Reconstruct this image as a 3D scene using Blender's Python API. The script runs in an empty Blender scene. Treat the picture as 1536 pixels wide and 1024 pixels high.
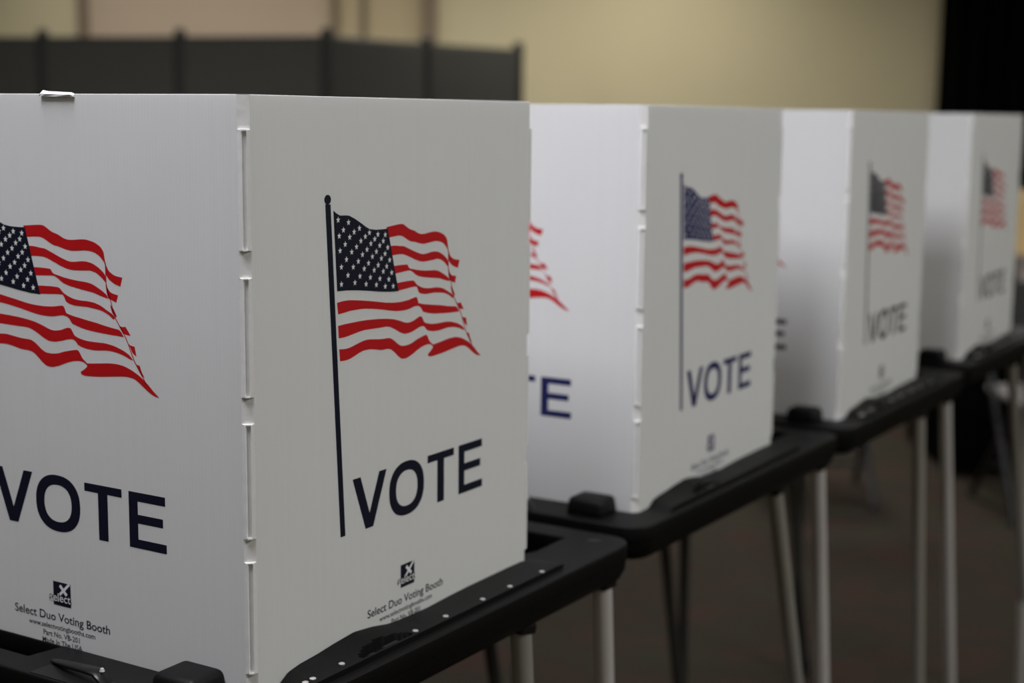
import bpy, bmesh, math, random
from mathutils import Vector, Matrix
R = math.radians
PI = math.pi
random.seed(7)
scn = bpy.context.scene
COL = scn.collection
# outlines of the printed flag, in metres on the panel: (distance from its left edge, height above the tray)
RED = [
[(0.1945,0.3833),(0.2039,0.3845),(0.2110,0.3850),(0.2156,0.3849),(0.2190,0.3836),(0.2235,0.3810),(0.2280,0.3790),(0.2348,0.3776),(0.2403,0.3748),(0.2460,0.3735),(0.2527,0.3737),(0.2618,0.3747),(0.2685,0.3750),(0.2785,0.3732),(0.2854,0.3702),(0.2898,0.3657),(0.2907,0.3598),(0.2918,0.3549),(0.2951,0.3491),(0.3019,0.3455),(0.3114,0.3445),(0.3087,0.3367),(0.3007,0.3388),(0.2952,0.3420),(0.2916,0.3457),(0.2917,0.3517),(0.2905,0.3563),(0.2846,0.3618),(0.2781,0.3646),(0.2693,0.3657),(0.2591,0.3647),(0.2500,0.3640),(0.2422,0.3652),(0.2354,0.3671),(0.2286,0.3677),(0.2218,0.3705),(0.2162,0.3734),(0.2104,0.3746),(0.2034,0.3742),(0.1969,0.3734)],
[(0.1977,0.3658),(0.2041,0.3657),(0.2111,0.3647),(0.2169,0.3645),(0.2226,0.3625),(0.2293,0.3601),(0.2361,0.3577),(0.2428,0.3557),(0.2485,0.3544),(0.2552,0.3548),(0.2632,0.3559),(0.2689,0.3558),(0.2755,0.3548),(0.2831,0.3515),(0.2884,0.3479),(0.2912,0.3454),(0.2916,0.3387),(0.2871,0.3426),(0.2807,0.3466),(0.2730,0.3485),(0.2685,0.3480),(0.2594,0.3475),(0.2504,0.3472),(0.2436,0.3481),(0.2357,0.3504),(0.2290,0.3528),(0.2222,0.3552),(0.2165,0.3569),(0.2095,0.3573),(0.2007,0.3568)],
[(0.2025,0.3468),(0.2102,0.3471),(0.2171,0.3470),(0.2235,0.3466),(0.2253,0.3441),(0.2271,0.3426),(0.2330,0.3416),(0.2398,0.3402),(0.2477,0.3392),(0.2567,0.3383),(0.2681,0.3379),(0.2747,0.3367),(0.2813,0.3340),(0.2877,0.3310),(0.2925,0.3282),(0.2936,0.3251),(0.2854,0.3267),(0.2766,0.3293),(0.2677,0.3303),(0.2598,0.3312),(0.2508,0.3325),(0.2441,0.3337),(0.2373,0.3357),(0.2329,0.3386),(0.2284,0.3407),(0.2255,0.3409),(0.2215,0.3408),(0.2133,0.3403),(0.2045,0.3396)],
[(0.2081,0.3307),(0.2163,0.3312),(0.2245,0.3313),(0.2337,0.3311),(0.2369,0.3280),(0.2391,0.3261),(0.2459,0.3234),(0.2526,0.3218),(0.2605,0.3212),(0.2673,0.3213),(0.2763,0.3207),(0.2850,0.3184),(0.2915,0.3150),(0.2990,0.3119),(0.3013,0.3089),(0.2995,0.3075),(0.2935,0.3115),(0.2848,0.3145),(0.2760,0.3154),(0.2671,0.3163),(0.2591,0.3161),(0.2523,0.3162),(0.2456,0.3173),(0.2413,0.3190),(0.2399,0.3225),(0.2379,0.3248),(0.2299,0.3249),(0.2206,0.3242),(0.2101,0.3235)],
[(0.1173,0.3214),(0.1249,0.3221),(0.1349,0.3222),(0.1561,0.3196),(0.1644,0.3183),(0.1753,0.3167),(0.1889,0.3144),(0.2010,0.3131),(0.2131,0.3127),(0.2250,0.3133),(0.2317,0.3144),(0.2370,0.3151),(0.2388,0.3143),(0.2401,0.3121),(0.2415,0.3087),(0.2496,0.3069),(0.2574,0.3059),(0.2666,0.3045),(0.2777,0.3032),(0.2887,0.3013),(0.2996,0.2998),(0.3061,0.2992),(0.3093,0.2963),(0.3111,0.2933),(0.3037,0.2938),(0.2928,0.2940),(0.2796,0.2949),(0.2662,0.2960),(0.2583,0.2974),(0.2506,0.2993),(0.2480,0.3003),(0.2456,0.3038),(0.2424,0.3058),(0.2379,0.3066),(0.2313,0.3057),(0.2246,0.3044),(0.2153,0.3042),(0.2059,0.3048),(0.1952,0.3064),(0.1831,0.3087),(0.1695,0.3107),(0.1557,0.3124),(0.1348,0.3124),(0.1281,0.3116),(0.1187,0.3110)],
[(0.1185,0.3009),(0.1291,0.3015),(0.1551,0.3017),(0.1662,0.3013),(0.1786,0.3006),(0.1908,0.2994),(0.2015,0.2979),(0.2121,0.2950),(0.2200,0.2924),(0.2266,0.2918),(0.2346,0.2932),(0.2413,0.2956),(0.2446,0.2960),(0.2470,0.2953),(0.2490,0.2925),(0.2508,0.2894),(0.2565,0.2876),(0.2658,0.2861),(0.2770,0.2859),(0.2881,0.2861),(0.2990,0.2847),(0.3098,0.2817),(0.3173,0.2784),(0.3216,0.2741),(0.3182,0.2744),(0.3118,0.2771),(0.3010,0.2793),(0.2900,0.2800),(0.2767,0.2785),(0.2654,0.2790),(0.2601,0.2801),(0.2550,0.2815),(0.2519,0.2849),(0.2493,0.2860),(0.2461,0.2861),(0.2408,0.2853),(0.2341,0.2833),(0.2261,0.2819),(0.2182,0.2819),(0.2116,0.2842),(0.2037,0.2882),(0.1958,0.2913),(0.1890,0.2922),(0.1795,0.2922),(0.1671,0.2925),(0.1546,0.2930),(0.1290,0.2896),(0.1195,0.2897)],
[(0.1200,0.2800),(0.1278,0.2792),(0.1345,0.2793),(0.1540,0.2834),(0.1624,0.2838),(0.1720,0.2827),(0.1830,0.2814),(0.1953,0.2814),(0.2019,0.2782),(0.2084,0.2736),(0.2136,0.2712),(0.2216,0.2708),(0.2296,0.2717),(0.2377,0.2743),(0.2469,0.2761),(0.2535,0.2773),(0.2556,0.2764),(0.2572,0.2743),(0.2596,0.2703),(0.2654,0.2664),(0.2646,0.2650),(0.2608,0.2672),(0.2556,0.2676),(0.2478,0.2666),(0.2398,0.2643),(0.2304,0.2607),(0.2210,0.2585),(0.2143,0.2590),(0.2091,0.2618),(0.2026,0.2669),(0.1974,0.2702),(0.1920,0.2714),(0.1824,0.2712),(0.1729,0.2732),(0.1633,0.2746),(0.1535,0.2744),(0.1356,0.2693),(0.1288,0.2688),(0.1210,0.2692)],
[(0.2645,0.2661),(0.2784,0.2673),(0.2918,0.2689),(0.3028,0.2691),(0.3114,0.2679),(0.3200,0.2652),(0.3285,0.2613),(0.3358,0.2565),(0.3399,0.2535),(0.3440,0.2495),(0.3513,0.2446),(0.3449,0.2452),(0.3366,0.2495),(0.3282,0.2550),(0.3219,0.2583),(0.3133,0.2593),(0.2979,0.2578),(0.2802,0.2557),(0.2622,0.2547),(0.2577,0.2559),(0.2573,0.2580),(0.2624,0.2607),(0.2655,0.2633)],
[(0.2911,0.3378),(0.2940,0.3336),(0.2965,0.3306),(0.3056,0.3289),(0.3034,0.3225),(0.2984,0.3242),(0.2937,0.3257),(0.2921,0.3300)],
[(0.2956,0.3205),(0.2994,0.3173),(0.3015,0.3142),(0.3037,0.3101),(0.3009,0.3102),(0.2976,0.3139)],
[(0.3058,0.3030),(0.3093,0.3017),(0.3136,0.3024),(0.3194,0.2950),(0.3116,0.2959),(0.3087,0.2985)],
[(0.3165,0.2878),(0.3195,0.2865),(0.3236,0.2862),(0.3256,0.2776),(0.3210,0.2803),(0.3190,0.2839)],
[(0.3254,0.2708),(0.3292,0.2701),(0.3312,0.2647),(0.3348,0.2599),(0.3306,0.2620),(0.3278,0.2664)],
[(0.2912,0.3558),(0.2911,0.3378),(0.2934,0.3301),(0.2966,0.3225),(0.3000,0.3101),(0.3062,0.3019),(0.3145,0.2908),(0.3216,0.2741),(0.3282,0.2652),(0.3363,0.2542),(0.3372,0.2546),(0.3290,0.2656),(0.3225,0.2745),(0.3154,0.2912),(0.3071,0.3023),(0.3009,0.3105),(0.2975,0.3228),(0.2943,0.3305),(0.2920,0.3382),(0.2921,0.3561)]]
CANTON = [(0.1130,0.4020),(0.1168,0.3996),(0.1222,0.3972),(0.1293,0.3970),(0.1348,0.3966),(0.1427,0.3937),(0.1507,0.3899),(0.1604,0.3849),(0.1653,0.3830),(0.1736,0.3819),(0.1836,0.3817),(0.1924,0.3818),(0.1972,0.3652),(0.2032,0.3434),(0.2092,0.3231),(0.1971,0.3235),(0.1800,0.3253),(0.1634,0.3276),(0.1470,0.3296),(0.1310,0.3310),(0.1176,0.3313)]
STARS = [(0.1194,0.3935),(0.1341,0.3906),(0.1498,0.3846),(0.1645,0.3798),(0.1772,0.3775),(0.1883,0.3765),(0.1268,0.3844),(0.1421,0.3818),(0.1584,0.3767),(0.1724,0.3736),(0.1853,0.3710),(0.1208,0.3795),(0.1357,0.3776),(0.1519,0.3732),(0.1666,0.3699),(0.1799,0.3673),(0.1921,0.3647),(0.1292,0.3717),(0.1454,0.3684),(0.1608,0.3650),(0.1748,0.3622),(0.1880,0.3593),(0.1219,0.3666),(0.1385,0.3643),(0.1541,0.3609),(0.1688,0.3581),(0.1824,0.3554),(0.1951,0.3530),(0.1309,0.3583),(0.1480,0.3554),(0.1630,0.3526),(0.1775,0.3497),(0.1905,0.3476),(0.1236,0.3522),(0.1406,0.3509),(0.1566,0.3481),(0.1714,0.3456),(0.1852,0.3434),(0.1982,0.3412),(0.1329,0.3442),(0.1502,0.3419),(0.1657,0.3396),(0.1801,0.3372),(0.1937,0.3354),(0.1235,0.3370),(0.1429,0.3368),(0.1593,0.3340),(0.1747,0.3321),(0.1882,0.3294),(0.2006,0.3285)]
POLE = [(0.1019,0.4077),(0.1092,0.4074),(0.1272,0.1094),(0.1202,0.1095)]
BALL = (0.1052,0.4116)
W = 0.45          # width of one screen panel
H = 0.499         # height of a screen above the tray
ZT = 0.97         # height of the tray top above the floor

# ------------------------------------------------------------------ materials
def newmat(name):
    m = bpy.data.materials.new(name); m.use_nodes = True
    nt = m.node_tree
    return m, nt, nt.nodes['Principled BSDF'], nt.nodes['Material Output']

def plain(name, col, rough=0.5, metal=0.0, noise=0.0, nscale=30.0, bump=0.0, bscale=200.0, spec=0.5):
    m, nt, b, out = newmat(name)
    b.inputs['Base Color'].default_value = (*col, 1)
    b.inputs['Roughness'].default_value = rough
    b.inputs['Metallic'].default_value = metal
    b.inputs['Specular IOR Level'].default_value = spec
    tc = nt.nodes.new('ShaderNodeTexCoord')
    if noise:
        n = nt.nodes.new('ShaderNodeTexNoise'); n.inputs['Scale'].default_value = nscale
        n.inputs['Detail'].default_value = 4
        nt.links.new(tc.outputs['Object'], n.inputs['Vector'])
        mx = nt.nodes.new('ShaderNodeMix'); mx.data_type = 'RGBA'
        mx.inputs[6].default_value = (*[c*(1-noise) for c in col], 1)
        mx.inputs[7].default_value = (*[min(1, c*(1+noise)) for c in col], 1)
        nt.links.new(n.outputs['Fac'], mx.inputs[0])
        nt.links.new(mx.outputs[2], b.inputs['Base Color'])
    if bump:
        n = nt.nodes.new('ShaderNodeTexNoise'); n.inputs['Scale'].default_value = bscale
        nt.links.new(tc.outputs['Object'], n.inputs['Vector'])
        bp = nt.nodes.new('ShaderNodeBump'); bp.inputs['Strength'].default_value = bump
        bp.inputs['Distance'].default_value = 0.001
        nt.links.new(n.outputs['Fac'], bp.inputs['Height'])
        nt.links.new(bp.outputs['Normal'], b.inputs['Normal'])
    return m

def screen_material(name, direction):
    """white corrugated plastic sheet, the flutes running upwards"""
    m, nt, b, out = newmat(name)
    tc = nt.nodes.new('ShaderNodeTexCoord')
    wv = nt.nodes.new('ShaderNodeTexWave'); wv.wave_type = 'BANDS'; wv.bands_direction = direction
    wv.inputs['Scale'].default_value = 85.0
    wv.inputs['Distortion'].default_value = 0.0
    nt.links.new(tc.outputs['Object'], wv.inputs['Vector'])
    mp = nt.nodes.new('ShaderNodeMapping'); mp.inputs['Scale'].default_value = (160, 160, 2)
    nt.links.new(tc.outputs['Object'], mp.inputs['Vector'])
    ns = nt.nodes.new('ShaderNodeTexNoise'); ns.inputs['Scale'].default_value = 1.0
    nt.links.new(mp.outputs['Vector'], ns.inputs['Vector'])
    mx = nt.nodes.new('ShaderNodeMix'); mx.data_type = 'RGBA'
    mx.inputs[6].default_value = (0.755, 0.76, 0.755, 1)
    mx.inputs[7].default_value = (0.80, 0.805, 0.80, 1)
    ad = nt.nodes.new('ShaderNodeMath'); ad.operation = 'MULTIPLY_ADD'
    nt.links.new(wv.outputs['Fac'], ad.inputs[0]); ad.inputs[1].default_value = 0.35
    nt.links.new(ns.outputs['Fac'], ad.inputs[2])
    nt.links.new(ad.outputs[0], mx.inputs[0])
    nt.links.new(mx.outputs[2], b.inputs['Base Color'])
    b.inputs['Roughness'].default_value = 0.42
    b.inputs['Specular IOR Level'].default_value = 0.35
    bp = nt.nodes.new('ShaderNodeBump'); bp.inputs['Strength'].default_value = 0.10
    bp.inputs['Distance'].default_value = 0.0004
    nt.links.new(ad.outputs[0], bp.inputs['Height'])
    nt.links.new(bp.outputs['Normal'], b.inputs['Normal'])
    tr = nt.nodes.new('ShaderNodeBsdfTranslucent'); tr.inputs['Color'].default_value = (0.80, 0.81, 0.80, 1)
    ms = nt.nodes.new('ShaderNodeMixShader'); ms.inputs[0].default_value = 0.25
    nt.links.new(b.outputs[0], ms.inputs[1]); nt.links.new(tr.outputs[0], ms.inputs[2])
    nt.links.new(ms.outputs[0], out.inputs['Surface'])
    return m

M_scrX = screen_material('corrugated_plastic_along_x', 'X')
M_scrY = screen_material('corrugated_plastic_along_y', 'Y')
M_fold = plain('creased_white_plastic', (0.70, 0.70, 0.69), 0.45, noise=0.05, nscale=60, bump=0.3, bscale=120)
M_crush = plain('stressed_white_plastic', (0.74, 0.74, 0.72), 0.5, noise=0.05, nscale=90, bump=0.4, bscale=300)
M_navy = plain('dark_navy_ink', (0.0045, 0.006, 0.017), 0.55, spec=0.22, noise=0.1)
M_blue = plain('royal_navy_ink', (0.012, 0.014, 0.085), 0.55, spec=0.25, noise=0.1)
M_red = plain('red_ink', (0.45, 0.006, 0.009), 0.55, spec=0.22, noise=0.06)
M_white = plain('unprinted_white', (0.74, 0.745, 0.745), 0.42, noise=0.02)
M_black = plain('black_moulded_plastic', (0.0028, 0.0029, 0.0027), 0.48, spec=0.14, noise=0.12, nscale=40, bump=0.35, bscale=900)
M_blackdark = plain('black_plastic_hardware', (0.004, 0.004, 0.004), 0.34, spec=0.25, bump=0.15, bscale=300)
M_rivet = plain('rivet_steel', (0.50, 0.48, 0.46), 0.5, metal=0.5)
M_leg = plain('brushed_steel_tube', (0.64, 0.615, 0.595), 0.45, metal=0.5, noise=0.08, nscale=8)
M_legshade = plain('shaded_steel_tube', (0.05, 0.048, 0.044), 0.5, metal=0.3)  # rear legs: steel with their shade put into the colour
M_legmid = plain('dimmed_steel_tube', (0.34, 0.325, 0.29), 0.5, metal=0.5)  # inner front legs: same steel, dimmer light put into its colour
M_rubber = plain('black_rubber', (0.02, 0.02, 0.02), 0.8)

# ------------------------------------------------------------------ helpers
def link(o, parent=None):
    COL.objects.link(o)
    if parent is not None: o.parent = parent
    return o

def mesh_obj(name, verts, faces, mat, parent=None, smooth=False, mats=None, fm=None):
    me = bpy.data.meshes.new(name)
    me.from_pydata([tuple(v) for v in verts], [], faces)
    for m in (mats or [mat]): me.materials.append(m)
    if fm:
        for p, i in zip(me.polygons, fm): p.material_index = i
    if smooth:
        for p in me.polygons: p.use_smooth = True
    me.update()
    return link(bpy.data.objects.new(name, me), parent)

class MB:
    """collects shapes for one mesh"""
    def __init__(s): s.v = []; s.f = []; s.m = []
    def add(s, vs, fs, mi=0):
        b = len(s.v); s.v += [tuple(v) for v in vs]; s.f += [[b+i for i in f] for f in fs]; s.m += [mi]*len(fs)
    def box(s, x0, x1, y0, y1, z0, z1, mi=0, bev=0.0):
        bm = bmesh.new(); bmesh.ops.create_cube(bm, size=1)
        for v in bm.verts:
            v.co = Vector(((x0+x1)/2+v.co.x*(x1-x0), (y0+y1)/2+v.co.y*(y1-y0), (z0+z1)/2+v.co.z*(z1-z0)))
        if bev: bmesh.ops.bevel(bm, geom=bm.edges[:], offset=bev, segments=2, affect='EDGES', profile=0.5)
        s.bm(bm, mi)
    def bm(s, bm, mi=0, mat=None):
        bm.verts.index_update()
        vs = [(mat @ v.co) if mat else v.co.copy() for v in bm.verts]
        s.add(vs, [[v.index for v in f.verts] for f in bm.faces], mi); bm.free()
    def tube(s, p0, p1, r, n=20, mi=0, r1=None, caps=True):
        p0 = Vector(p0); p1 = Vector(p1); d = (p1-p0).normalized()
        a = d.orthogonal().normalized(); b = d.cross(a); r1 = r if r1 is None else r1
        vs = [p0+(a*math.cos(2*PI*i/n)+b*math.sin(2*PI*i/n))*r for i in range(n)] + \
             [p1+(a*math.cos(2*PI*i/n)+b*math.sin(2*PI*i/n))*r1 for i in range(n)]
        fs = [[i, (i+1) % n, n+(i+1) % n, n+i] for i in range(n)]
        if caps: fs += [list(range(n))[::-1], list(range(n, 2*n))]
        s.add(vs, fs, mi)
    def build(s, name, mats, parent=None, smooth=False):
        if not isinstance(mats, list): mats = [mats]
        return mesh_obj(name, s.v, s.f, None, parent, smooth, mats, s.m)

def smooth_by_angle(o, ang=35):
    for p in o.data.polygons: p.use_smooth = True
    bm = bmesh.new(); bm.from_mesh(o.data)
    for e in bm.edges:
        if len(e.link_faces) == 2 and e.calc_face_angle(0) > R(ang): e.smooth = False
    bm.to_mesh(o.data); bm.free()

def curve_mesh(loops, extrude=0.0, bevel=0.0):
    """a flat shape with holes -> (verts, faces) in its own x, y plane"""
    cu = bpy.data.curves.new('shape', 'CURVE'); cu.dimensions = '2D'; cu.fill_mode = 'BOTH'
    cu.extrude = extrude; cu.bevel_depth = bevel; cu.bevel_resolution = 2; cu.offset = -bevel
    for lp in loops:
        sp = cu.splines.new('POLY'); sp.points.add(len(lp)-1)
        for q, (x, y) in zip(sp.points, lp): q.co = (x, y, 0, 1)
        sp.use_cyclic_u = True
    return harvest(cu)

def text_mesh(body, bold=0.0):
    cu = bpy.data.curves.new('text', 'FONT'); cu.body = body; cu.offset = bold; cu.resolution_u = 4
    return harvest(cu)

def harvest(cu):
    o = bpy.data.objects.new('tmp', cu); COL.objects.link(o)
    dg = bpy.context.evaluated_depsgraph_get(); dg.update()
    me = bpy.data.meshes.new_from_object(o.evaluated_get(dg))
    vs = [v.co.copy() for v in me.vertices]; fs = [list(p.vertices) for p in me.polygons]
    bpy.data.objects.remove(o); bpy.data.meshes.remove(me); bpy.data.curves.remove(cu)
    return vs, fs

def smooth_loop(pts, it=1):
    """one round of corner softening that keeps sharp corners"""
    for _ in range(it):
        out = []; n = len(pts)
        for i in range(n):
            a = Vector(pts[i-1]); b = Vector(pts[i]); c = Vector(pts[(i+1) % n])
            d1 = b-a; d2 = c-b
            if d1.length < 1e-6 or d2.length < 1e-6 or d1.angle(d2) > R(48): out.append(tuple(b))
            else:
                out.append(tuple(b+(a-b)*0.22+(c-b)*0.03)); out.append(tuple(b+(c-b)*0.22+(a-b)*0.03))
        pts = out
    return pts

def rrect(x0, x1, y0, y1, r, n=6):
    pts = []
    for cx, cy, a0 in ((x1-r, y0+r, -90), (x1-r, y1-r, 0), (x0+r, y1-r, 90), (x0+r, y0+r, 180)):
        for k in range(n+1):
            a = R(a0+90*k/n); pts.append((cx+r*math.cos(a), cy+r*math.sin(a)))
    return pts

def ellipse(cx, cy, rx, ry, n=36):
    return [(cx+rx*math.cos(2*PI*i/n), cy+ry*math.sin(2*PI*i/n)) for i in range(n)]

def superell(cx, cy, rx, ry, e=2.3, n=48):
    out = []
    for i in range(n):
        a = 2*PI*i/n; c, s_ = math.cos(a), math.sin(a)
        out.append((cx+rx*math.copysign(abs(c)**(2/e), c), cy+ry*math.copysign(abs(s_)**(2/e), s_)))
    return out

# ------------------------------------------------------------------ the print on a screen panel
# every print is laid out flat as (u, z, lift): u from the panel's left edge as one reads it
def flat(loops, lift):
    vs, fs = curve_mesh(loops)
    return [(v.x, v.y, lift) for v in vs], fs

def print_flag():
    mb = MB()
    for k, lp in enumerate(RED):
        if k < 4: lp = [(lp[0][0]-.004, lp[0][1])]+lp[1:-1]+[(lp[-1][0]-.004, lp[-1][1])]
        mb.add(*flat([smooth_loop(lp)], 0.00012), 0)
    mb.add(*flat([CANTON], 0.00016), 1)
    for cx, cy in STARS:
        st = []
        for k in range(10):
            r = 0.0030 if k % 2 == 0 else 0.00125
            a = R(90+36*k); st.append((cx+r*math.cos(a), cy+r*math.sin(a)))
        mb.add(*flat([st], 0.00026), 2)
    return mb

def print_pole():
    mb = MB(); mb.add(*flat([POLE], 0.00012), 0)
    mb.add(*flat([ellipse(BALL[0], BALL[1], 0.0046, 0.0042)], 0.00016), 0)
    return mb

def print_vote():
    b0, t0 = 0.1082, 0.1582
    mb = MB()
    mb.add(*flat([[(0.1382, t0+.0006), (0.1500, t0+.0006), (0.1635, 0.1228), (0.1785, t0+.0006), (0.1900, t0+.0006), (0.1690, b0+.0005), (0.1573, b0+.0005)]], .00012))
    mb.add(*flat([superell(0.2225, 0.1339, 0.0285, 0.0262), superell(0.2225, 0.1339, 0.0175, 0.0172)], .00012))
    mb.add(*flat([[(0.2570, t0), (0.3030, t0), (0.3030, t0-.0075), (0.2856, t0-.0075), (0.2856, b0), (0.2738, b0), (0.2738, t0-.0075), (0.2570, t0-.0075)]], .00012))
    mb.add(*flat([[(0.3115, t0), (0.3548, t0), (0.3548, t0-.0080), (0.3222, t0-.0080), (0.3222, 0.1384), (0.3518, 0.1384), (0.3518, 0.1306), (0.3222, 0.1306), (0.3222, b0+.0080), (0.3555, b0+.0080), (0.3555, b0), (0.3115, b0)]], .00012))
    return mb

def put_text(mb, body, u0, u1, z0, cap, lift, mi=0, bold=0.012, grow=0.0):
    vs, fs = text_mesh(body, bold)
    x0 = min(v.x for v in vs); x1 = max(v.x for v in vs)
    sx = (u1-u0+2*grow)/(x1-x0); sy = cap/0.70
    mb.add([(u0-grow+(v.x-x0)*sx, z0+v.y*sy, lift) for v in vs], fs, mi)

def print_logo():
    mb = MB()
    x0, x1, y0, y1 = 0.2124, 0.2350, 0.0377, 0.0600
    mb.add(*flat([[(x0, y0), (x1, y0), (x1, y1), (x0, y1)]], .00012), 0)
    def stroke(a, b, w, lift, mi):
        a = Vector(a); b = Vector(b); n = (b-a).orthogonal().normalized()*w/2
        mb.add(*flat([[tuple(a+n), tuple(b+n), tuple(b-n), tuple(a-n)]], lift), mi)
    stroke((0.2213, 0.0570), (0.2298, 0.0487), 0.0032, .00022, 1)
    stroke((0.2338, 0.0600), (0.2206, 0.0480), 0.0026, .00026, 1)
    put_text(mb, 'select', 0.2080, 0.2348, 0.0415, 0.0078, .00030, 0, bold=0.06, grow=0.0009)
    put_text(mb, 'select', 0.2080, 0.2348, 0.0415, 0.0078, .00042, 1, bold=0.004)
    return mb

def print_small():
    mb = MB()
    put_text(mb, 'Select Duo Voting Booth', 0.1598, 0.2838, 0.0223, 0.0078, .00012)
    put_text(mb, 'www.selectvotingbooths.com', 0.1781, 0.2649, 0.0141, 0.0048, .00012)
    put_text(mb, 'Part No. VB-201', 0.1973, 0.2447, 0.0064, 0.0050, .00012)
    put_text(mb, 'Made In The USA', 0.1957, 0.2479, -0.0008, 0.0050, .00012)
    return mb

PRINTS = [('flag_print', print_flag(), lambda ink: [M_red, ink, M_white]),
          ('flagpole_print', print_pole(), lambda ink: [ink]),
          ('vote_lettering', print_vote(), lambda ink: [ink]),
          ('maker_logo', print_logo(), lambda ink: [ink, M_white]),
          ('maker_lettering', print_small(), lambda ink: [ink])]

# where the print of each panel goes (u, z, lift) -> booth coordinates
def on_left(u, z, l):  return (-l, W-u, ZT+z)
def on_front(u, z, l): return (u, -l, ZT+z)
def on_right(u, z, l): return (W+l, u, ZT+z)

# ------------------------------------------------------------------ the booth
SLOTS = [(0.375, 0.471), (0.255, 0.352), (0.136, 0.232), (0.0195, 0.115)]

def fold_hinge(mirror, parent):
    """the creased corner: flat bridges between long slots, each slot ending in a crushed lip"""
    mb = MB()
    br = [(0, .0075), (.0003, .0070), (.0015, .0057), (.0057, .0015), (.0070, .0003), (.0075, 0), (.004, .0075)]
    sl = [(0, .0075), (0, .0036), (.0022, .0038), (.0043, .0018), (.0028, 0), (.0075, 0), (.004, .0075)]
    zs = [(-0.018, br)]
    for a, b in sorted(SLOTS):
        zs += [(a-.0008, br), (a+.0002, sl), (b-.0002, sl), (b+.0008, br)]
    zs.append((H, br))
    fx = (lambda x: W-x) if mirror else (lambda x: x)
    vs = []
    for z, pr in zs: vs += [(fx(x), y, ZT+z) for x, y in pr]
    n = 7; fs = []
    for i in range(len(zs)-1):
        for k in range(n):
            q = [i*n+k, i*n+(k+1) % n, (i+1)*n+(k+1) % n, (i+1)*n+k]
            fs.append(q if mirror else q[::-1])
    fs.append([k for k in range(n)] if mirror else [k for k in range(n)][::-1])
    top = [(len(zs)-1)*n+k for k in range(n)]; fs.append(top[::-1] if mirror else top)
    mb.add(vs, fs, 0)
    # crushed lips at the slot ends, a little torn and uneven
    rnd = random.Random(3)
    for a, b in SLOTS:
        for z, up in ((a, -1), (b, 1)):
            t = 0.0008*rnd.uniform(0.8, 1.3)
            w1 = 0.0066*rnd.uniform(0.9, 1.1); w2 = 0.0064*rnd.uniform(0.8, 1.15); o = 0.0009
            P = [(-0.0002, w1), (0.0004, 0.0032), (0.0032, 0.0004), (w2, -0.0002)]
            zz0 = [z-t*.3, z-t, z-t*.8, z-t*.1]; zz1 = [z+t*.3, z+t*.7, z+t*.6, z+t*.4]
            v = [(fx(p[0]), p[1], ZT+q) for p, q in zip(P, zz0)] + [(fx(p[0]), p[1], ZT+q) for p, q in zip(P, zz1)]
            v += [(fx(.004), .004, ZT+z-t*.5), (fx(.004), .004, ZT+z+t*.4)]
            f = [[0, 1, 5, 4], [1, 2, 6, 5], [2, 3, 7, 6], [0, 8, 1], [1, 8, 2], [2, 8, 3], [4, 5, 9], [5, 6, 9], [6, 7, 9], [0, 4, 9, 8], [3, 8, 9, 7]]
            mb.add(v, f, 1)
    return mb.build('fold_hinge', [M_fold, M_crush], parent)

def panel(kind, parent):
    mb = MB(); t = 0.004; g = 0.0072
    if kind == 'left':
        vs = [(0, g), (0, W)]; mat = M_scrY
        mb.box(0, t, g, W, ZT-.018, ZT+H, bev=0.0004)
    elif kind == 'front':
        mat = M_scrX; mb.box(g, W-g, 0, t, ZT-.018, ZT+H, bev=0.0004)
    else:
        mat = M_scrY; mb.box(W-t, W, g, W, ZT-.018, ZT+H, bev=0.0004)
    return mb.build('screen_panel', [mat], parent)

def fill_prints(parent, place, ink, holder):
    for name, mb, mats in PRINTS:
        vs = [place(*v) for v in mb.v]
        o = mesh_obj(name, vs, mb.f, None, parent, False, mats(ink), mb.m)
        bm = bmesh.new(); bm.from_mesh(o.data); bm.to_mesh(o.data); bm.free()

def tag(o, label=None, cat=None, group=None, kind=None):
    if label: o['label'] = label
    if cat: o['category'] = cat
    if group: o['group'] = group
    if kind: o['kind'] = kind
    return o

X0, X1, Y1 = -0.064, 0.606, 0.560
def front_y(x): return -0.040-0.016*(x-X0)/(X1-X0)

def tray_outline(inset=0.0):
    pts = rrect(X0+inset, X1-inset, -0.048+inset, Y1-inset, 0.034-inset*0.5, 7)
    return [(x, y+(front_y(x)+0.048 if y < 0.1 else 0)) for x, y in pts]

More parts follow.
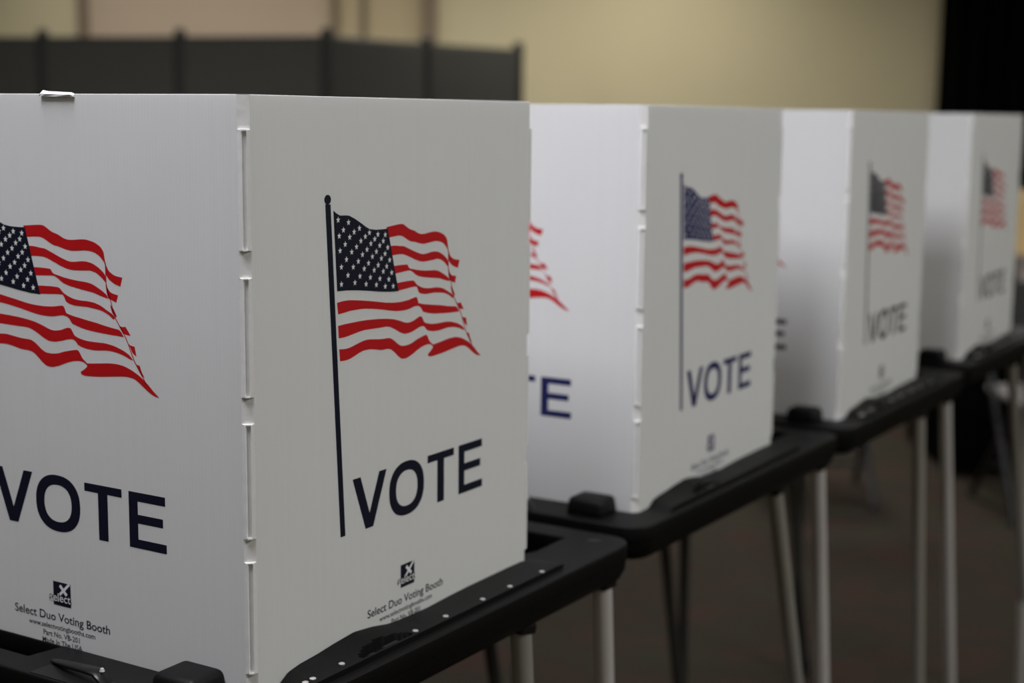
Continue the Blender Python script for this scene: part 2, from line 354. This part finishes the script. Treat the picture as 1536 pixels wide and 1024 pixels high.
LEG_TOPS = [(0.568, -0.030), (0.386, -0.030), (0.572, 0.515), (0.385, 0.515)]
def make_booth(ink):
    root = bpy.data.objects.new('voting_booth', None); link(root)
    root.empty_display_size = 0.2
    # --- tray: moulded pan below, plate with pockets above
    mb = MB()
    recess = [(-0.034, 0.235), (-0.001, 0.228), (-0.001, 0.44), (-0.034, 0.44)]
    inner = rrect(0.018, 0.436, 0.030, 0.520, 0.02)
    right = [(0.500, 0.020), (0.566, 0.020), (0.566, 0.500), (0.462, 0.500), (0.462, 0.036)]
    vs, fs = curve_mesh([tray_outline(0.0), recess, inner, right], extrude=0.0075, bevel=0.0025)
    mb.add([(v.x, v.y, ZT-0.010+v.z) for v in vs], fs)
    # side wall and pan, slightly drawn in towards the bottom
    rings = []
    for ins, z in ((0.0012, -0.006), (0.0005, -0.012), (0.0015, -0.030), (0.006, -0.040), (0.012, -0.044)):
        rings.append([(x, y, ZT+z) for x, y in tray_outline(ins)])
    n = len(rings[0]); v = [p for r in rings for p in r]; f = []
    for i in range(len(rings)-1):
        for k in range(n): f.append([i*n+(k+1) % n, i*n+k, (i+1)*n+k, (i+1)*n+(k+1) % n])
    f.append([(len(rings)-1)*n+k for k in range(n)][::-1])
    mb.add(v, f)
    fl = [(x, y, ZT-0.032) for x, y in tray_outline(0.004)]
    mb.add(fl, [list(range(len(fl)))])
    # webs round the pockets
    for lp in (recess, inner, right):
        m = len(lp); vv = [(x, y, ZT-0.016) for x, y in lp]+[(x, y, ZT-0.032) for x, y in lp]
        mb.add(vv, [[k, (k+1) % m, m+(k+1) % m, m+k] for k in range(m)])
    # small moulded details: boss in the end pocket, shallow dimple at the far corner
    mb.box(0.478, 0.500, 0.060, 0.100, ZT-0.032, ZT-0.008, bev=0.004)
    mb.box(0.478, 0.500, 0.400, 0.440, ZT-0.032, ZT-0.008, bev=0.004)
    tray = mb.build('tray', [M_black], root); smooth_by_angle(tray, 40)
    mb = MB(); mb.tube((0.5735, -0.016, ZT-0.0004), (0.5735, -0.016, ZT+0.0005), 0.009, 20, r1=0.007)
    mb.build('corner_plug', [M_blackdark], tray)
    # --- clamp strip that holds the front panel, wavy along its back top edge, with a finger slot
    xs = [(-0.004+0.03, 0.000), (0.034, 0.0015), (0.045, 0.008), (0.060, 0.0105), (0.085, 0.012), (0.109, 0.0145), (0.138, 0.0165), (0.165, 0.0135), (0.190, 0.009), (0.211, 0.0075), (0.256, 0.0065), (0.30, 0.008), (0.328, 0.0085), (0.406, 0.0085), (0.432, 0.008), (0.450, 0.0065), (0.462, 0.003)]
    def zfun(x):
        for (a, za), (b, zb) in zip(xs, xs[1:]):
            if a <= x <= b: return za+(zb-za)*(x-a)/(b-a)
        return 0.0
    def strip_z(x, y):
        w = -0.0345-0.006*(x/0.45); t = min(1, (-0.0012-y)/(-0.0012-w))
        return zfun(x)*(1-t)**1.6+0.0050*min(1, (x-0.026)/0.012)*(1-(1-t)**2.2)
    mb = MB(); NX = 150; rows = 14; grid = []
    for i in range(NX+1):
        x = 0.026+(0.436)*i/NX; z = zfun(x); w = -0.0345-0.006*(x/0.45)
        for j in range(rows+1):
            t = j/rows; y = -0.0012+(w+0.0012)*t
            zz = strip_z(x, y)
            if j == rows: y = -0.0012+(w+0.0012)*(rows-1)/rows-0.0004; zz = -0.001
            # finger slot
            sx = (x-0.150)/0.037; sy = (y+0.0245+0.004*((x-0.150)/0.037)**2)/0.0058
            d = abs(sx)**2.2+abs(sy)**2.4
            if d < 1 and j < rows: zz = -0.004
            grid.append((x, y, ZT+max(zz, -0.004)))
    f = []
    for i in range(NX):
        for j in range(rows):
            a = i*(rows+1)+j; f.append([a, a+1, a+rows+2, a+rows+1])
    mb.add(grid, f)
    a = [i*(rows+1) for i in range(NX+1)]
    vv = [grid[k] for k in a]+[(grid[k][0], grid[k][1], ZT-.002) for k in a]
    mb.add(vv, [[i, i+1, NX+2+i, NX+1+i] for i in range(NX)])
    st = mb.build('clamp_strip', [M_black], root); smooth_by_angle(st, 30)
    mb = MB(); mb.box(0.121, 0.131, -0.033, -0.0285, ZT+0.0005, ZT+0.0056, bev=0.0015); mb.box(0.143, 0.166, -0.0325, -0.0275, ZT+0.0005, ZT+0.0060, bev=0.0015)
    mb.build('slot_lip', [M_blackdark], st)
    # --- rivets
    for x, y in [(0.0392, -0.0244), (0.0485, -0.0250), (0.0887, -0.0250), (0.196, -0.0287), (0.2465, -0.0290), (0.3095, -0.0312), (0.360, -0.0324), (0.4222, -0.0342)]:
        mb = MB(); n = 16
        zz = ZT+strip_z(x, y)+0.0001
        for r0, r1, a, b in ((0.0031, 0.0029, -0.003, 0.0003), (0.0029, 0.0020, 0.0003, 0.0008)):
            mb.tube((x, y, zz+a), (x, y, zz+b), r0, n, r1=r1)
        mb.build('rivet', [M_rivet], root, True); smooth_by_angle(bpy.context.scene.collection.objects[-1], 40)
    # --- corner block latch on the left rim and clip beside it
    mb = MB(); bm = bmesh.new(); bmesh.ops.create_cube(bm, size=1)
    for v in bm.verts:
        tp = v.co.z > 0
        v.co = Vector((-0.0235+v.co.x*(0.041 if tp else 0.046), 0.050+v.co.y*(0.046 if tp else 0.052), (0.021 if tp else -0.002)))
    bmesh.ops.bevel(bm, geom=bm.edges[:], offset=0.0065, segments=4, affect='EDGES', profile=0.5)
    for v in bm.verts: v.co.z += ZT
    mb.bm(bm)
    o = mb.build('latch_block', [M_black], root, True)
    mb = MB()
    P = [(-0.0315, 0.207, 0.0012, 0.004), (-0.036, 0.195, 0.004, 0.007), (-0.041, 0.175, 0.007, 0.0095), (-0.0445, 0.150, 0.0095, 0.012), (-0.0465, 0.134, 0.0105, 0.014), (-0.047, 0.126, 0.006, 0.014), (-0.0465, 0.120, -0.001, 0.012)]
    v = []
    for x, y, z, w in P:
        v += [(x-w*.6, y-w*.15, ZT+z-.002), (x-w*.5, y-w*.15, ZT+z), (x+w*.5, y+w*.15, ZT+z), (x+w*.6, y+w*.15, ZT+z-.0022)]
    f = []
    for i in range(len(P)-1):
        for k in range(3): a = i*4+k; f.append([a, a+1, a+5, a+4])
        a = i*4; f.append([a+3, a, a+4, a+7])
    f += [[0, 3, 2, 1], [len(v)-4, len(v)-3, len(v)-2, len(v)-1]]
    mb.add(v, f)
    cl = mb.build('spring_clip', [M_blackdark], root, True)
    mb = MB(); mb.box(-0.062, -0.040, 0.118, 0.200, ZT-0.0005, ZT+0.0006, bev=0.0003)
    mb.build('clip_pad', [M_blackdark], cl)
    mb = MB(); mb.tube((-0.0435, 0.131, ZT+0.0095), (-0.0435, 0.131, ZT+0.0122), 0.0024, 14, r1=0.0014)
    mb.build('clip_pin', [M_rivet], cl)
    # --- legs: steel tubes folded out from under the tray
    for (x, y, fx, fy) in ((0.568, -0.030, 0.688, -0.035), (0.386, -0.030, 0.686, -0.035), (0.572, 0.515, 0.620, 0.53), (0.385, 0.515, 0.62, 0.51)):
        mb = MB(); top = Vector((x, y, ZT-0.040)); ft = Vector((fx, fy, 0.018))
        mb.tube(top, ft, 0.0115, 24)
        lg = mb.build('leg', [(M_leg if x > 0.5 else M_legmid) if y < 0.2 else M_legshade], root); smooth_by_angle(lg, 50)
        mb = MB(); d = (ft-top).normalized()
        mb.tube(ft-d*0.03, ft+d*0.016, 0.0145, 20, r1=0.016)
        o = mb.build('foot_cap', [M_rubber], lg); smooth_by_angle(o, 50)
        mb = MB(); mb.box(x-0.015, x+0.015, y-0.013, y+0.015, ZT-0.052, ZT-0.040, bev=0.003)
        mb.build('leg_bracket', [M_blackdark], lg)
    # --- the screen
    for kind, place in (('left', on_left), ('front', on_front), ('right', on_right)):
        p = panel(kind, root)
        fill_prints(p, place, ink, root)
    fold_hinge(False, root); fold_hinge(True, root)
    return root

def copy_tree(o, parent=None):
    c = o.copy(); COL.objects.link(c); c.parent = parent
    for ch in [k for k in bpy.data.objects if k.parent == o and k != c]: copy_tree(ch, c)
    return c

b1 = make_booth(M_navy)
G_B = 'row of voting booths with white flag-printed screens'
rest = [((0.7081, -0.0024), 0.11, -0.002), ((1.4095, -0.0163), 0.65, -0.004), ((2.1541, -0.0122), 0.42, -0.010)]
booths = [b1]
for (dx, dy), yaw, dz in rest:
    c = copy_tree(b1); c.location = (dx, dy, 0); c.rotation_euler.z = R(yaw); booths.append(c)
# every booth's legs are folded out by a slightly different amount
SPLAY = [(-0.055, -0.24, 0, 0), (0.025, 0.02, 0, 0), (0.10, -0.17, 0.02, 0), (0.0, 0.08, 0, 0.03)]
for bt, sp, mv in zip(booths, SPLAY, (0, 0, -0.02, -0.045)):
    legs = sorted([k for k in bt.children if k.name.startswith('leg')], key=lambda k: k.name)
    for lg, dxx, (x, y) in zip(legs, sp, LEG_TOPS):
        T = Matrix.Translation((x, y, ZT-0.04))
        lg.matrix_local = Matrix.Translation((mv, 0, 0)) @ T @ Matrix.Rotation(-math.atan(dxx), 4, 'Y') @ T.inverted()
# the second booth is printed in a brighter blue
for p in booths[1].children_recursive:
    if p.data and any(m is M_navy for m in p.data.materials):
        p.data = p.data.copy()
        for i, m in enumerate(p.data.materials):
            if m is M_navy: p.data.materials[i] = M_blue
tag(b1, 'nearest voting booth, white folded screen with sharp flag and black VOTE, on a black tray', 'voting booth', G_B)
tag(booths[1], 'second voting booth from the camera, with bright blue lettering and blue flag corner', 'voting booth', G_B)
tag(booths[2], 'third voting booth from the camera, blurred, between the blue-lettered booth and the farthest', 'voting booth', G_B)
tag(booths[3], 'farthest voting booth at the right end of the row, most blurred screen', 'voting booth', G_B)
# the second booth's clamp strip shows no rivets
for p in [k for k in booths[1].children if k.name.startswith('rivet')]: bpy.data.objects.remove(p)
# torn flap of the sheet standing up on the nearest booth's left panel
mb = MB()
ys = [W-0.2195, W-0.2215, W-0.228, W-0.240, W-0.2567, W-0.2605]
zt = [0.4990, 0.5022, 0.5012, 0.5008, 0.5002, 0.4988]
v = []
for i, (y, z) in enumerate(zip(ys, zt)):
    v += [(-0.0022, y, ZT+0.4965), (-0.0030+0.0008*(i % 2), y, ZT+(0.4965+z)/2), (0.0002, y, ZT+z), (0.0022, y, ZT+z-.0006), (0.0022, y, ZT+0.4965)]
f = []
for i in range(len(ys)-1):
    for k in range(4): a = i*5+k; f.append([a, a+1, a+6, a+5])
f += [[4, 3, 2, 1, 0], [len(v)-5+k for k in range(5)]]
mb.add(v, f)
mb.build('torn_flap', [M_fold], b1)

# ------------------------------------------------------------------ the room, laid out in its own square frame
CAM = Vector((-0.91548, -0.80743, 1.45438))
YAW = 0.546437
Fd = Vector((math.cos(YAW), math.sin(YAW), 0)); Rt = Vector((math.sin(YAW), -math.cos(YAW), 0))
ROOM = Matrix.Translation((CAM.x, CAM.y, 0)) @ Matrix(((Rt.x, Fd.x, 0, 0), (Rt.y, Fd.y, 0, 0), (0, 0, 1, 0), (0, 0, 0, 1)))
def in_room(o): o.matrix_world = ROOM; return o

def carpet():
    m, nt, b, out = newmat('patterned_carpet')
    tc = nt.nodes.new('ShaderNodeTexCoord')
    mp = nt.nodes.new('ShaderNodeMapping'); mp.inputs['Scale'].default_value = (1.0, 1.0, 1.0)
    nt.links.new(tc.outputs['Object'], mp.inputs['Vector'])
    n1 = nt.nodes.new('ShaderNodeTexNoise'); n1.inputs['Scale'].default_value = 5.0; n1.inputs['Detail'].default_value = 5
    nt.links.new(mp.outputs[0], n1.inputs['Vector'])
    cr = nt.nodes.new('ShaderNodeValToRGB')
    e = cr.color_ramp.elements
    e[0].position = 0.36; e[0].color = (0.049, 0.029, 0.021, 1)
    e[1].position = 0.64; e[1].color = (0.036, 0.033, 0.021, 1)
    k = cr.color_ramp.elements.new(0.5); k.color = (0.037, 0.029, 0.021, 1)
    nt.links.new(n1.outputs['Fac'], cr.inputs[0])
    n2 = nt.nodes.new('ShaderNodeTexNoise'); n2.inputs['Scale'].default_value = 350
    nt.links.new(tc.outputs['Object'], n2.inputs['Vector'])
    mx = nt.nodes.new('ShaderNodeMix'); mx.data_type = 'RGBA'; mx.blend_type = 'MULTIPLY'; mx.inputs[0].default_value = 0.5
    nt.links.new(cr.outputs[0], mx.inputs[6]); nt.links.new(n2.outputs['Color'], mx.inputs[7])
    nt.links.new(mx.outputs[2], b.inputs['Base Color'])
    b.inputs['Roughness'].default_value = 0.95; b.inputs['Specular IOR Level'].default_value = 0.1
    bp = nt.nodes.new('ShaderNodeBump'); bp.inputs['Strength'].default_value = 0.5; bp.inputs['Distance'].default_value = 0.003
    nt.links.new(n2.outputs['Fac'], bp.inputs['Height']); nt.links.new(bp.outputs['Normal'], b.inputs['Normal'])
    return m
M_wall = plain('beige_painted_wall', (0.62, 0.56, 0.385), 0.8, noise=0.04, nscale=2, bump=0.2, bscale=80)
M_tan = plain('tan_fabric_wall_panel', (0.52, 0.425, 0.33), 0.9, noise=0.05, nscale=3, bump=0.3, bscale=200)
M_tan2 = plain('yellow_tan_wall_panel', (0.52, 0.44, 0.29), 0.9, noise=0.05, nscale=3, bump=0.3, bscale=200)
M_trimb = plain('brown_metal_trim', (0.20, 0.15, 0.105), 0.55)
M_ceil = plain('white_ceiling_tile', (0.70, 0.69, 0.66), 0.9, noise=0.06, nscale=90)
M_div = plain('charcoal_divider_fabric', (0.055, 0.056, 0.053), 0.9, noise=0.1, nscale=8, bump=0.3, bscale=400)
M_post = plain('black_divider_post', (0.010, 0.010, 0.010), 0.6)
M_drape = plain('black_velour', (0.003, 0.003, 0.0028), 1.0, spec=0.0)
M_chair = plain('black_chair_plastic', (0.012, 0.012, 0.012), 0.55)
M_seat = plain('grey_chair_seat', (0.16, 0.15, 0.145), 0.6, noise=0.05)
M_frame = plain('black_steel_frame', (0.012, 0.012, 0.012), 0.4, metal=0.2)
M_lamp_h = plain('white_enamel', (0.7, 0.7, 0.7), 0.5)

XL, XR, YB, YF, CH = -7.5, 8.0, 13.2, -5.0, 3.2
def slab(name, x0, x1, y0, y1, z0, z1, mat, kind='structure'):
    mb = MB(); mb.box(x0, x1, y0, y1, z0, z1)
    o = in_room(mb.build(name, [mat])); tag(o, kind=kind); return o
slab('floor', XL-.1, XR+.1, YF-.1, YB+.1, -0.1, 0, carpet())
slab('ceiling', XL-.1, XR+.1, YF-.1, YB+.1, CH, CH+.1, M_ceil)
slab('wall_back', -0.80, XR+.1, YB, YB+.1, 0, CH, M_wall)
slab('wall_left', XL-.1, XL, YF, YB, 0, CH, M_wall)
slab('wall_right', XR, XR+.1, YF, YB, 0, CH, M_wall)
slab('wall_front', XL, XR, YF-.1, YF, 0, CH, M_wall)
# movable wall made of tan panels, left half of the back wall
slab('wall_back_left', XL, -3.78, YB, YB+.1, 0, CH, M_wall)
slab('wall_back_middle', -3.78, -1.62, YB, YB+.1, 0, CH, M_tan)
slab('wall_back_centre', -1.62, -0.80, YB, YB+.1, 0, CH, M_tan2)
slab('trim_1', -3.75, -3.67, YB-.05, YB, 0, CH, M_trimb)
slab('trim_2', -1.58, -1.52, YB-.05, YB, 0, CH, M_trimb)
slab('trim_3', -1.33, -1.28, YB-.03, YB, 0, CH, M_trimb)
slab('trim_4', -0.80, -0.67, YB-.08, YB, 0, CH, M_trimb)
slab('baseboard_back', -0.70, XR, YB-.02, YB, 0, 0.11, M_trimb)

# ---- charcoal room divider in front of the back wall
dv = bpy.data.objects.new('room_divider', None); link(dv); dv.matrix_world = ROOM
tag(dv, 'charcoal grey folding room divider with black posts in front of the beige back wall', 'room divider')
nodes = [(-5.40, 11.15), (-4.35, 10.95), (-3.32, 10.75), (-2.30, 10.5), (-1.255, 10.2), (-0.645, 11.1), (0.025, 11.95)]
TOPZ = 1.95
for (xa, ya), (xb, yb) in zip(nodes, nodes[1:]):
    a = Vector((xa, ya, 0)); b = Vector((xb, yb, 0)); d = (b-a).normalized(); n = Vector((-d.y, d.x, 0))*0.02
    a = a+d*0.03; b = b-d*0.03
    mb = MB(); bm = bmesh.new(); bmesh.ops.create_cube(bm, size=1)
    L_ = (b-a).length; c = (a+b)/2
    for v in bm.verts:
        p = c+d*(v.co.x*L_)+n*(v.co.y*2); v.co = Vector((p.x, p.y, 0.10+(v.co.z+0.5)*(TOPZ-0.10)))
    bmesh.ops.bevel(bm, geom=bm.edges[:], offset=0.006, segments=2, affect='EDGES', profile=0.5)
    mb.bm(bm); mb.build('divider_panel', [M_div], dv)
    tr = MB(); pa = a; pb = b
    tr.tube((pa.x, pa.y, TOPZ+0.005), (pb.x, pb.y, TOPZ+0.005), 0.014, 10); tr.build('top_rail', [M_post], dv)
for x, y in nodes:
    mb = MB(); mb.tube((x, y, 0.02), (x, y, TOPZ+0.055), 0.042, 16); mb.tube((x, y, TOPZ+0.055), (x, y, TOPZ+0.075), 0.042, 16, r1=0.02)
    mb.box(x-.05, x+.05, y-.22, y+.22, 0.0, 0.03, bev=0.008)
    o = mb.build('post', [M_post], dv); smooth_by_angle(o, 50)

# ---- black drape at the right of the back wall
mb = MB(); n = 160; v = []; x0, x1, yd = 3.545, 7.6, 12.75
for i in range(n+1):
    x = x0+(x1-x0)*i/n; y = yd+0.045*math.sin(i*0.9)+0.015*math.sin(i*0.37+1)
    v += [(x, y, 0.03), (x, y*1.0+0.01*math.sin(i*1.7), 1.6), (x, yd+0.03*math.sin(i*0.9), 3.06)]
f = []
for i in range(n):
    for k in range(2): a = i*3+k; f.append([a, a+3, a+4, a+1])
mb.add(v, f)
bm = bmesh.new()
o = mb.build('black_drape', [M_drape]); bm.free()
sol = o.modifiers.new('thickness', 'SOLIDIFY'); sol.thickness = 0.008
in_room(o); tag(o, 'tall black pleated drape hanging at the right end of the beige back wall', 'drape')
mb = MB(); mb.tube((3.45, yd, 3.09), (7.7, yd, 3.09), 0.022, 16)
for x in (3.62, 7.55): mb.tube((x, yd+.1, 0), (x, yd+.1, 3.09), 0.02, 12)
for x in (3.62, 7.55): mb.box(x-.2, x+.2, yd-.1, yd+.3, 0, 0.012)
for x in (3.62, 7.55): mb.tube((x, yd+.1, 3.07), (x, yd, 3.09), 0.015, 10)
o = mb.build('drape_pole', [M_frame]); in_room(o)
tag(o, 'black pipe frame that carries the tall black drape', 'drape stand')

# ---- folding table with things, beyond the end of the row
tb = bpy.data.objects.new('folding_table', None); link(tb)
tag(tb, 'pale-topped folding table with a black cloth skirt, beyond the end of the booth row', 'table')
mb = MB(); mb.box(0, 1.8, 0, 0.75, 0.695, 0.735, bev=0.006); mb.build('table_top', [plain('pale_laminate', (0.62, 0.56, 0.47), 0.5, noise=0.04)], tb)
mb = MB(); v = []; per = [(0.01+1.78*i/90, 0.012+0.012*math.sin(i*1.1)) for i in range(91)] + [(1.79, 0.012+0.72*i/30) for i in range(1, 31)]
per = [(0.012+0.010*math.sin(i*1.3), 0.73-0.72*i/30) for i in range(30)] + per
for x, y in per: v += [(x, y, 0.02), (x, y, 0.694)]
f = [[2*i, 2*i+2, 2*i+3, 2*i+1] for i in range(len(per)-1)]
mb.add(v, f); sk = mb.build('table_skirt', [M_drape], tb)
s_ = sk.modifiers.new('thickness', 'SOLIDIFY'); s_.thickness = 0.003
for x, y in ((0.12, 0.1), (1.68, 0.1), (0.12, 0.65), (1.68, 0.65)):
    mb = MB(); mb.tube((x, y, 0), (x, y, 0.695), 0.014, 14); mb.build('leg', [M_frame], tb)
tb.matrix_world = ROOM @ Matrix.Translation((1.80, 6.02, 0))

gb = bpy.data.objects.new('plastic_bin', None); link(gb)
tag(gb, 'grey plastic bin on the folding table, under the cardboard box', 'bin')
mb = MB()
M_bin = plain('grey_bin_plastic', (0.15, 0.135, 0.14), 0.5)
bm = bmesh.new(); bmesh.ops.create_cube(bm, size=1)
for v in bm.verts:
    k = 1.0 if v.co.z > 0 else 0.9
    v.co = Vector((v.co.x*0.42*k, v.co.y*0.30*k, (v.co.z+.5)*0.145))
bmesh.ops.bevel(bm, geom=bm.edges[:], offset=0.012, segments=3, affect='EDGES', profile=0.5)
mb.bm(bm); mb.build('bin_body', [M_bin], gb)
mb = MB(); mb.box(-0.22, 0.22, -0.16, 0.16, 0.143, 0.160, bev=0.006); mb.build('lid', [M_bin], gb)
gb.matrix_world = ROOM @ Matrix.Translation((2.365, 6.30, 0.735))
cb = bpy.data.objects.new('cardboard_box', None); link(cb)
tag(cb, 'tan cardboard box standing on the grey plastic bin', 'box')
M_card = plain('tan_cardboard', (0.40, 0.29, 0.13), 0.85, noise=0.08, nscale=15)
mb = MB(); mb.box(-0.20, 0.20, -0.14, 0.14, 0, 0.27, bev=0.003); mb.build('box_body', [M_card], cb)
mb = MB(); mb.box(-0.2, 0.2, -0.025, 0.025, 0.2695, 0.2712); mb.build('packing_tape', [plain('brown_tape', (0.33, 0.22, 0.10), 0.3)], cb)
cb.matrix_world = ROOM @ Matrix.Translation((2.345, 6.30, 0.896))

def make_chair():
    r = bpy.data.objects.new('folding_chair', None); link(r)
    bm = bmesh.new(); bmesh.ops.create_cube(bm, size=1)
    for v in bm.verts: v.co = Vector((v.co.x*(0.40 if v.co.y < 0 else 0.36), v.co.y*0.38, 0.445+v.co.z*0.03))
    bmesh.ops.bevel(bm, geom=bm.edges[:], offset=0.012, segments=3, affect='EDGES', profile=0.5)
    mb = MB(); mb.bm(bm); mb.build('seat', [M_seat], r)
    mb = MB(); v = []; f = []
    for i in range(13):
        x = -0.19+0.38*i/12; y = 0.235+0.03*(1-((i-6)/6)**2)
        v += [(x, y, 0.62), (x, y+0.035, 0.84), (x, y+0.05, 0.84), (x, y+0.015, 0.62)]
    for i in range(12):
        for k in range(4): f.append([i*4+k, i*4+(k+1) % 4, i*4+4+(k+1) % 4, i*4+4+k])
    f += [[0, 3, 2, 1], [48, 49, 50, 51]]
    mb.add(v, f); mb.build('backrest', [M_chair], r)
    for s in (-1, 1):
        mb = MB(); mb.tube((s*0.205, -0.21, 0.01), (s*0.205, 0.275, 0.86), 0.013, 14); mb.build('leg', [M_frame], r)
        mb = MB(); mb.tube((s*0.185, 0.26, 0.01), (s*0.185, -0.14, 0.44), 0.013, 14); mb.build('leg', [M_frame], r)
    for z, y, w in ((0.13, -0.142, .205), (0.15, 0.13, .185)):
        mb = MB(); mb.tube((-w, y, z), (w, y, z), 0.009, 12); mb.build('stretcher', [M_frame], r)
    return r
c1 = make_chair(); c2 = copy_tree(c1)
GC = 'black folding chairs beyond the booths'
tag(c1, 'black folding chair with grey seat showing below the tray at the row end', 'chair', GC)
tag(c2, 'black folding chair behind the third booth, only its legs showing below the trays', 'chair', GC)
c1.matrix_world = ROOM @ Matrix.Translation((2.01, 5.50, 0)) @ Matrix.Rotation(R(4), 4, 'Z')
c2.matrix_world = ROOM @ Matrix.Translation((1.19, 5.75, 0)) @ Matrix.Rotation(R(178), 4, 'Z')

# ------------------------------------------------------------------ lamps in the ceiling, most of them added as unseen fill
def troffer(x, y, w, l, power, col, label, rot=0.0, world=False):
    """flush ceiling panel: housing, lit lens, and the light it gives"""
    r = bpy.data.objects.new('ceiling_light', None); link(r)
    M = (Matrix.Translation((x, y, CH)) if world else ROOM @ Matrix.Translation((x, y, CH))) @ Matrix.Rotation(rot, 4, 'Z')
    tag(r, label, 'ceiling light', 'flush ceiling lights')
    mb = MB()
    mb.box(-w/2-.03, w/2+.03, -l/2-.03, -l/2, -0.03, 0); mb.box(-w/2-.03, w/2+.03, l/2, l/2+.03, -0.03, 0)
    mb.box(-w/2-.03, -w/2, -l/2, l/2, -0.03, 0); mb.box(w/2, w/2+.03, -l/2, l/2, -0.03, 0)
    mb.build('housing', [M_lamp_h], r)
    em, nt, b, out = newmat('lit_lens')
    b.inputs['Base Color'].default_value = (0.8, 0.8, 0.8, 1); b.inputs['Emission Color'].default_value = (*col, 1)
    b.inputs['Emission Strength'].default_value = power
    mb = MB(); mb.add([(-w/2, -l/2, -0.012), (w/2, -l/2, -0.012), (w/2, l/2, -0.012), (-w/2, l/2, -0.012)], [[0, 3, 2, 1]])
    mb.build('lens', [em], r)
    r.matrix_world = M
    return r
LIGHTS = [
    # x, y, w, l, strength, colour, label, rot, world
    (-0.42, 0.15, 1.20, 0.90, 24.0, (0.93, 0.93, 1.0), 'lit rectangular ceiling panel above the nearest booth', 0, True),
    (-3.2, -2.4, 0.60, 1.20, 10.0, (1.0, 0.95, 0.88), 'added fill panel in the ceiling behind and left of the nearest booth', 0, True),  # unseen warm fill, added for the nearest booth's left panel
    (0.9, -3.0, 0.60, 1.20, 39.0, (0.98, 0.985, 0.965), 'added fill panel in the ceiling on the near side of the booth row', 0, True),  # unseen fill, added to brighten the front panels
    (3.8, -2.6, 0.60, 1.20, 17.0, (1.0, 1.0, 0.96), 'added fill panel in the ceiling on the near side of the row, towards its far end', 0, True),  # unseen fill, added for the front panels farther along the row
    (4.4, 0.7, 0.60, 1.20, 16.0, (0.92, 0.92, 1.0), 'added fill panel in the ceiling beyond the farthest booth of the row', 0, True),  # unseen lamp, added to lift the dark gaps between far booths
    (1.30, 12.0, 1.20, 0.60, 9.4, (1.0, 0.95, 0.82), 'small ceiling light close to the beige back wall', 0, False),
    (-0.4, 11.3, 1.20, 0.60, 13.0, (1.0, 0.95, 0.82), 'added ceiling fill light over the right end of the charcoal room divider', 0, False),  # unseen wall washer, added to brighten the wall behind the divider
    (3.0, 10.6, 1.20, 0.60, 9.0, (1.0, 0.93, 0.80), 'added ceiling fill light in front of the tall black drape', 0, False),  # unseen wall washer, added for the right part of the back wall
    (-3.0, 11.9, 2.40, 0.60, 5.5, (1.0, 0.95, 0.86), 'added ceiling fill panel between the charcoal room divider and the tan wall panels', 0, False),  # unseen lamp, added to brighten the tan wall panels
    (-3.0, 7.0, 0.60, 1.20, 44.0, (1.0, 0.97, 0.90), 'added ceiling fill panel in front of the charcoal room divider', 0, False),  # unseen lamp, added to brighten the divider's near face
    (1.2, 7.4, 0.60, 1.20, 22.0, (1.0, 0.95, 0.85), 'added ceiling fill panel over the open floor beyond the booths', 0, False),  # unseen fill, added for the far floor and back wall
]
for L in LIGHTS: troffer(*L)

w = bpy.data.worlds.new('room_air'); scn.world = w; w.use_nodes = True
w.node_tree.nodes['Background'].inputs[0].default_value = (0.5, 0.5, 0.48, 1)
w.node_tree.nodes['Background'].inputs[1].default_value = 0.0

# ------------------------------------------------------------------ camera
cd = bpy.data.cameras.new('camera'); cam = bpy.data.objects.new('camera', cd); link(cam)
yaw, pitch, roll = YAW, 0.1489953, 0.0107971
f = Vector((math.cos(yaw)*math.cos(pitch), math.sin(yaw)*math.cos(pitch), -math.sin(pitch)))
r = Vector((math.sin(yaw), -math.cos(yaw), 0)); u = r.cross(f)
c, s = math.cos(roll), math.sin(roll)
r2 = r*c+u*s; u2 = u*c-r*s
cam.matrix_world = Matrix(((r2.x, u2.x, -f.x, CAM.x), (r2.y, u2.y, -f.y, CAM.y), (r2.z, u2.z, -f.z, CAM.z), (0, 0, 0, 1)))
cd.sensor_width = 36; cd.lens = 2253.784/1536*36; cd.clip_start = 0.05; cd.clip_end = 60
cd.dof.use_dof = True; cd.dof.focus_distance = 1.27; cd.dof.aperture_fstop = 3.9; cd.dof.aperture_blades = 0
scn.camera = cam
scn.view_settings.view_transform = 'Standard'; scn.view_settings.look = 'None'
scn.view_settings.gamma = 1; scn.view_settings.use_curve_mapping = False
scn.view_settings.exposure = 0.15
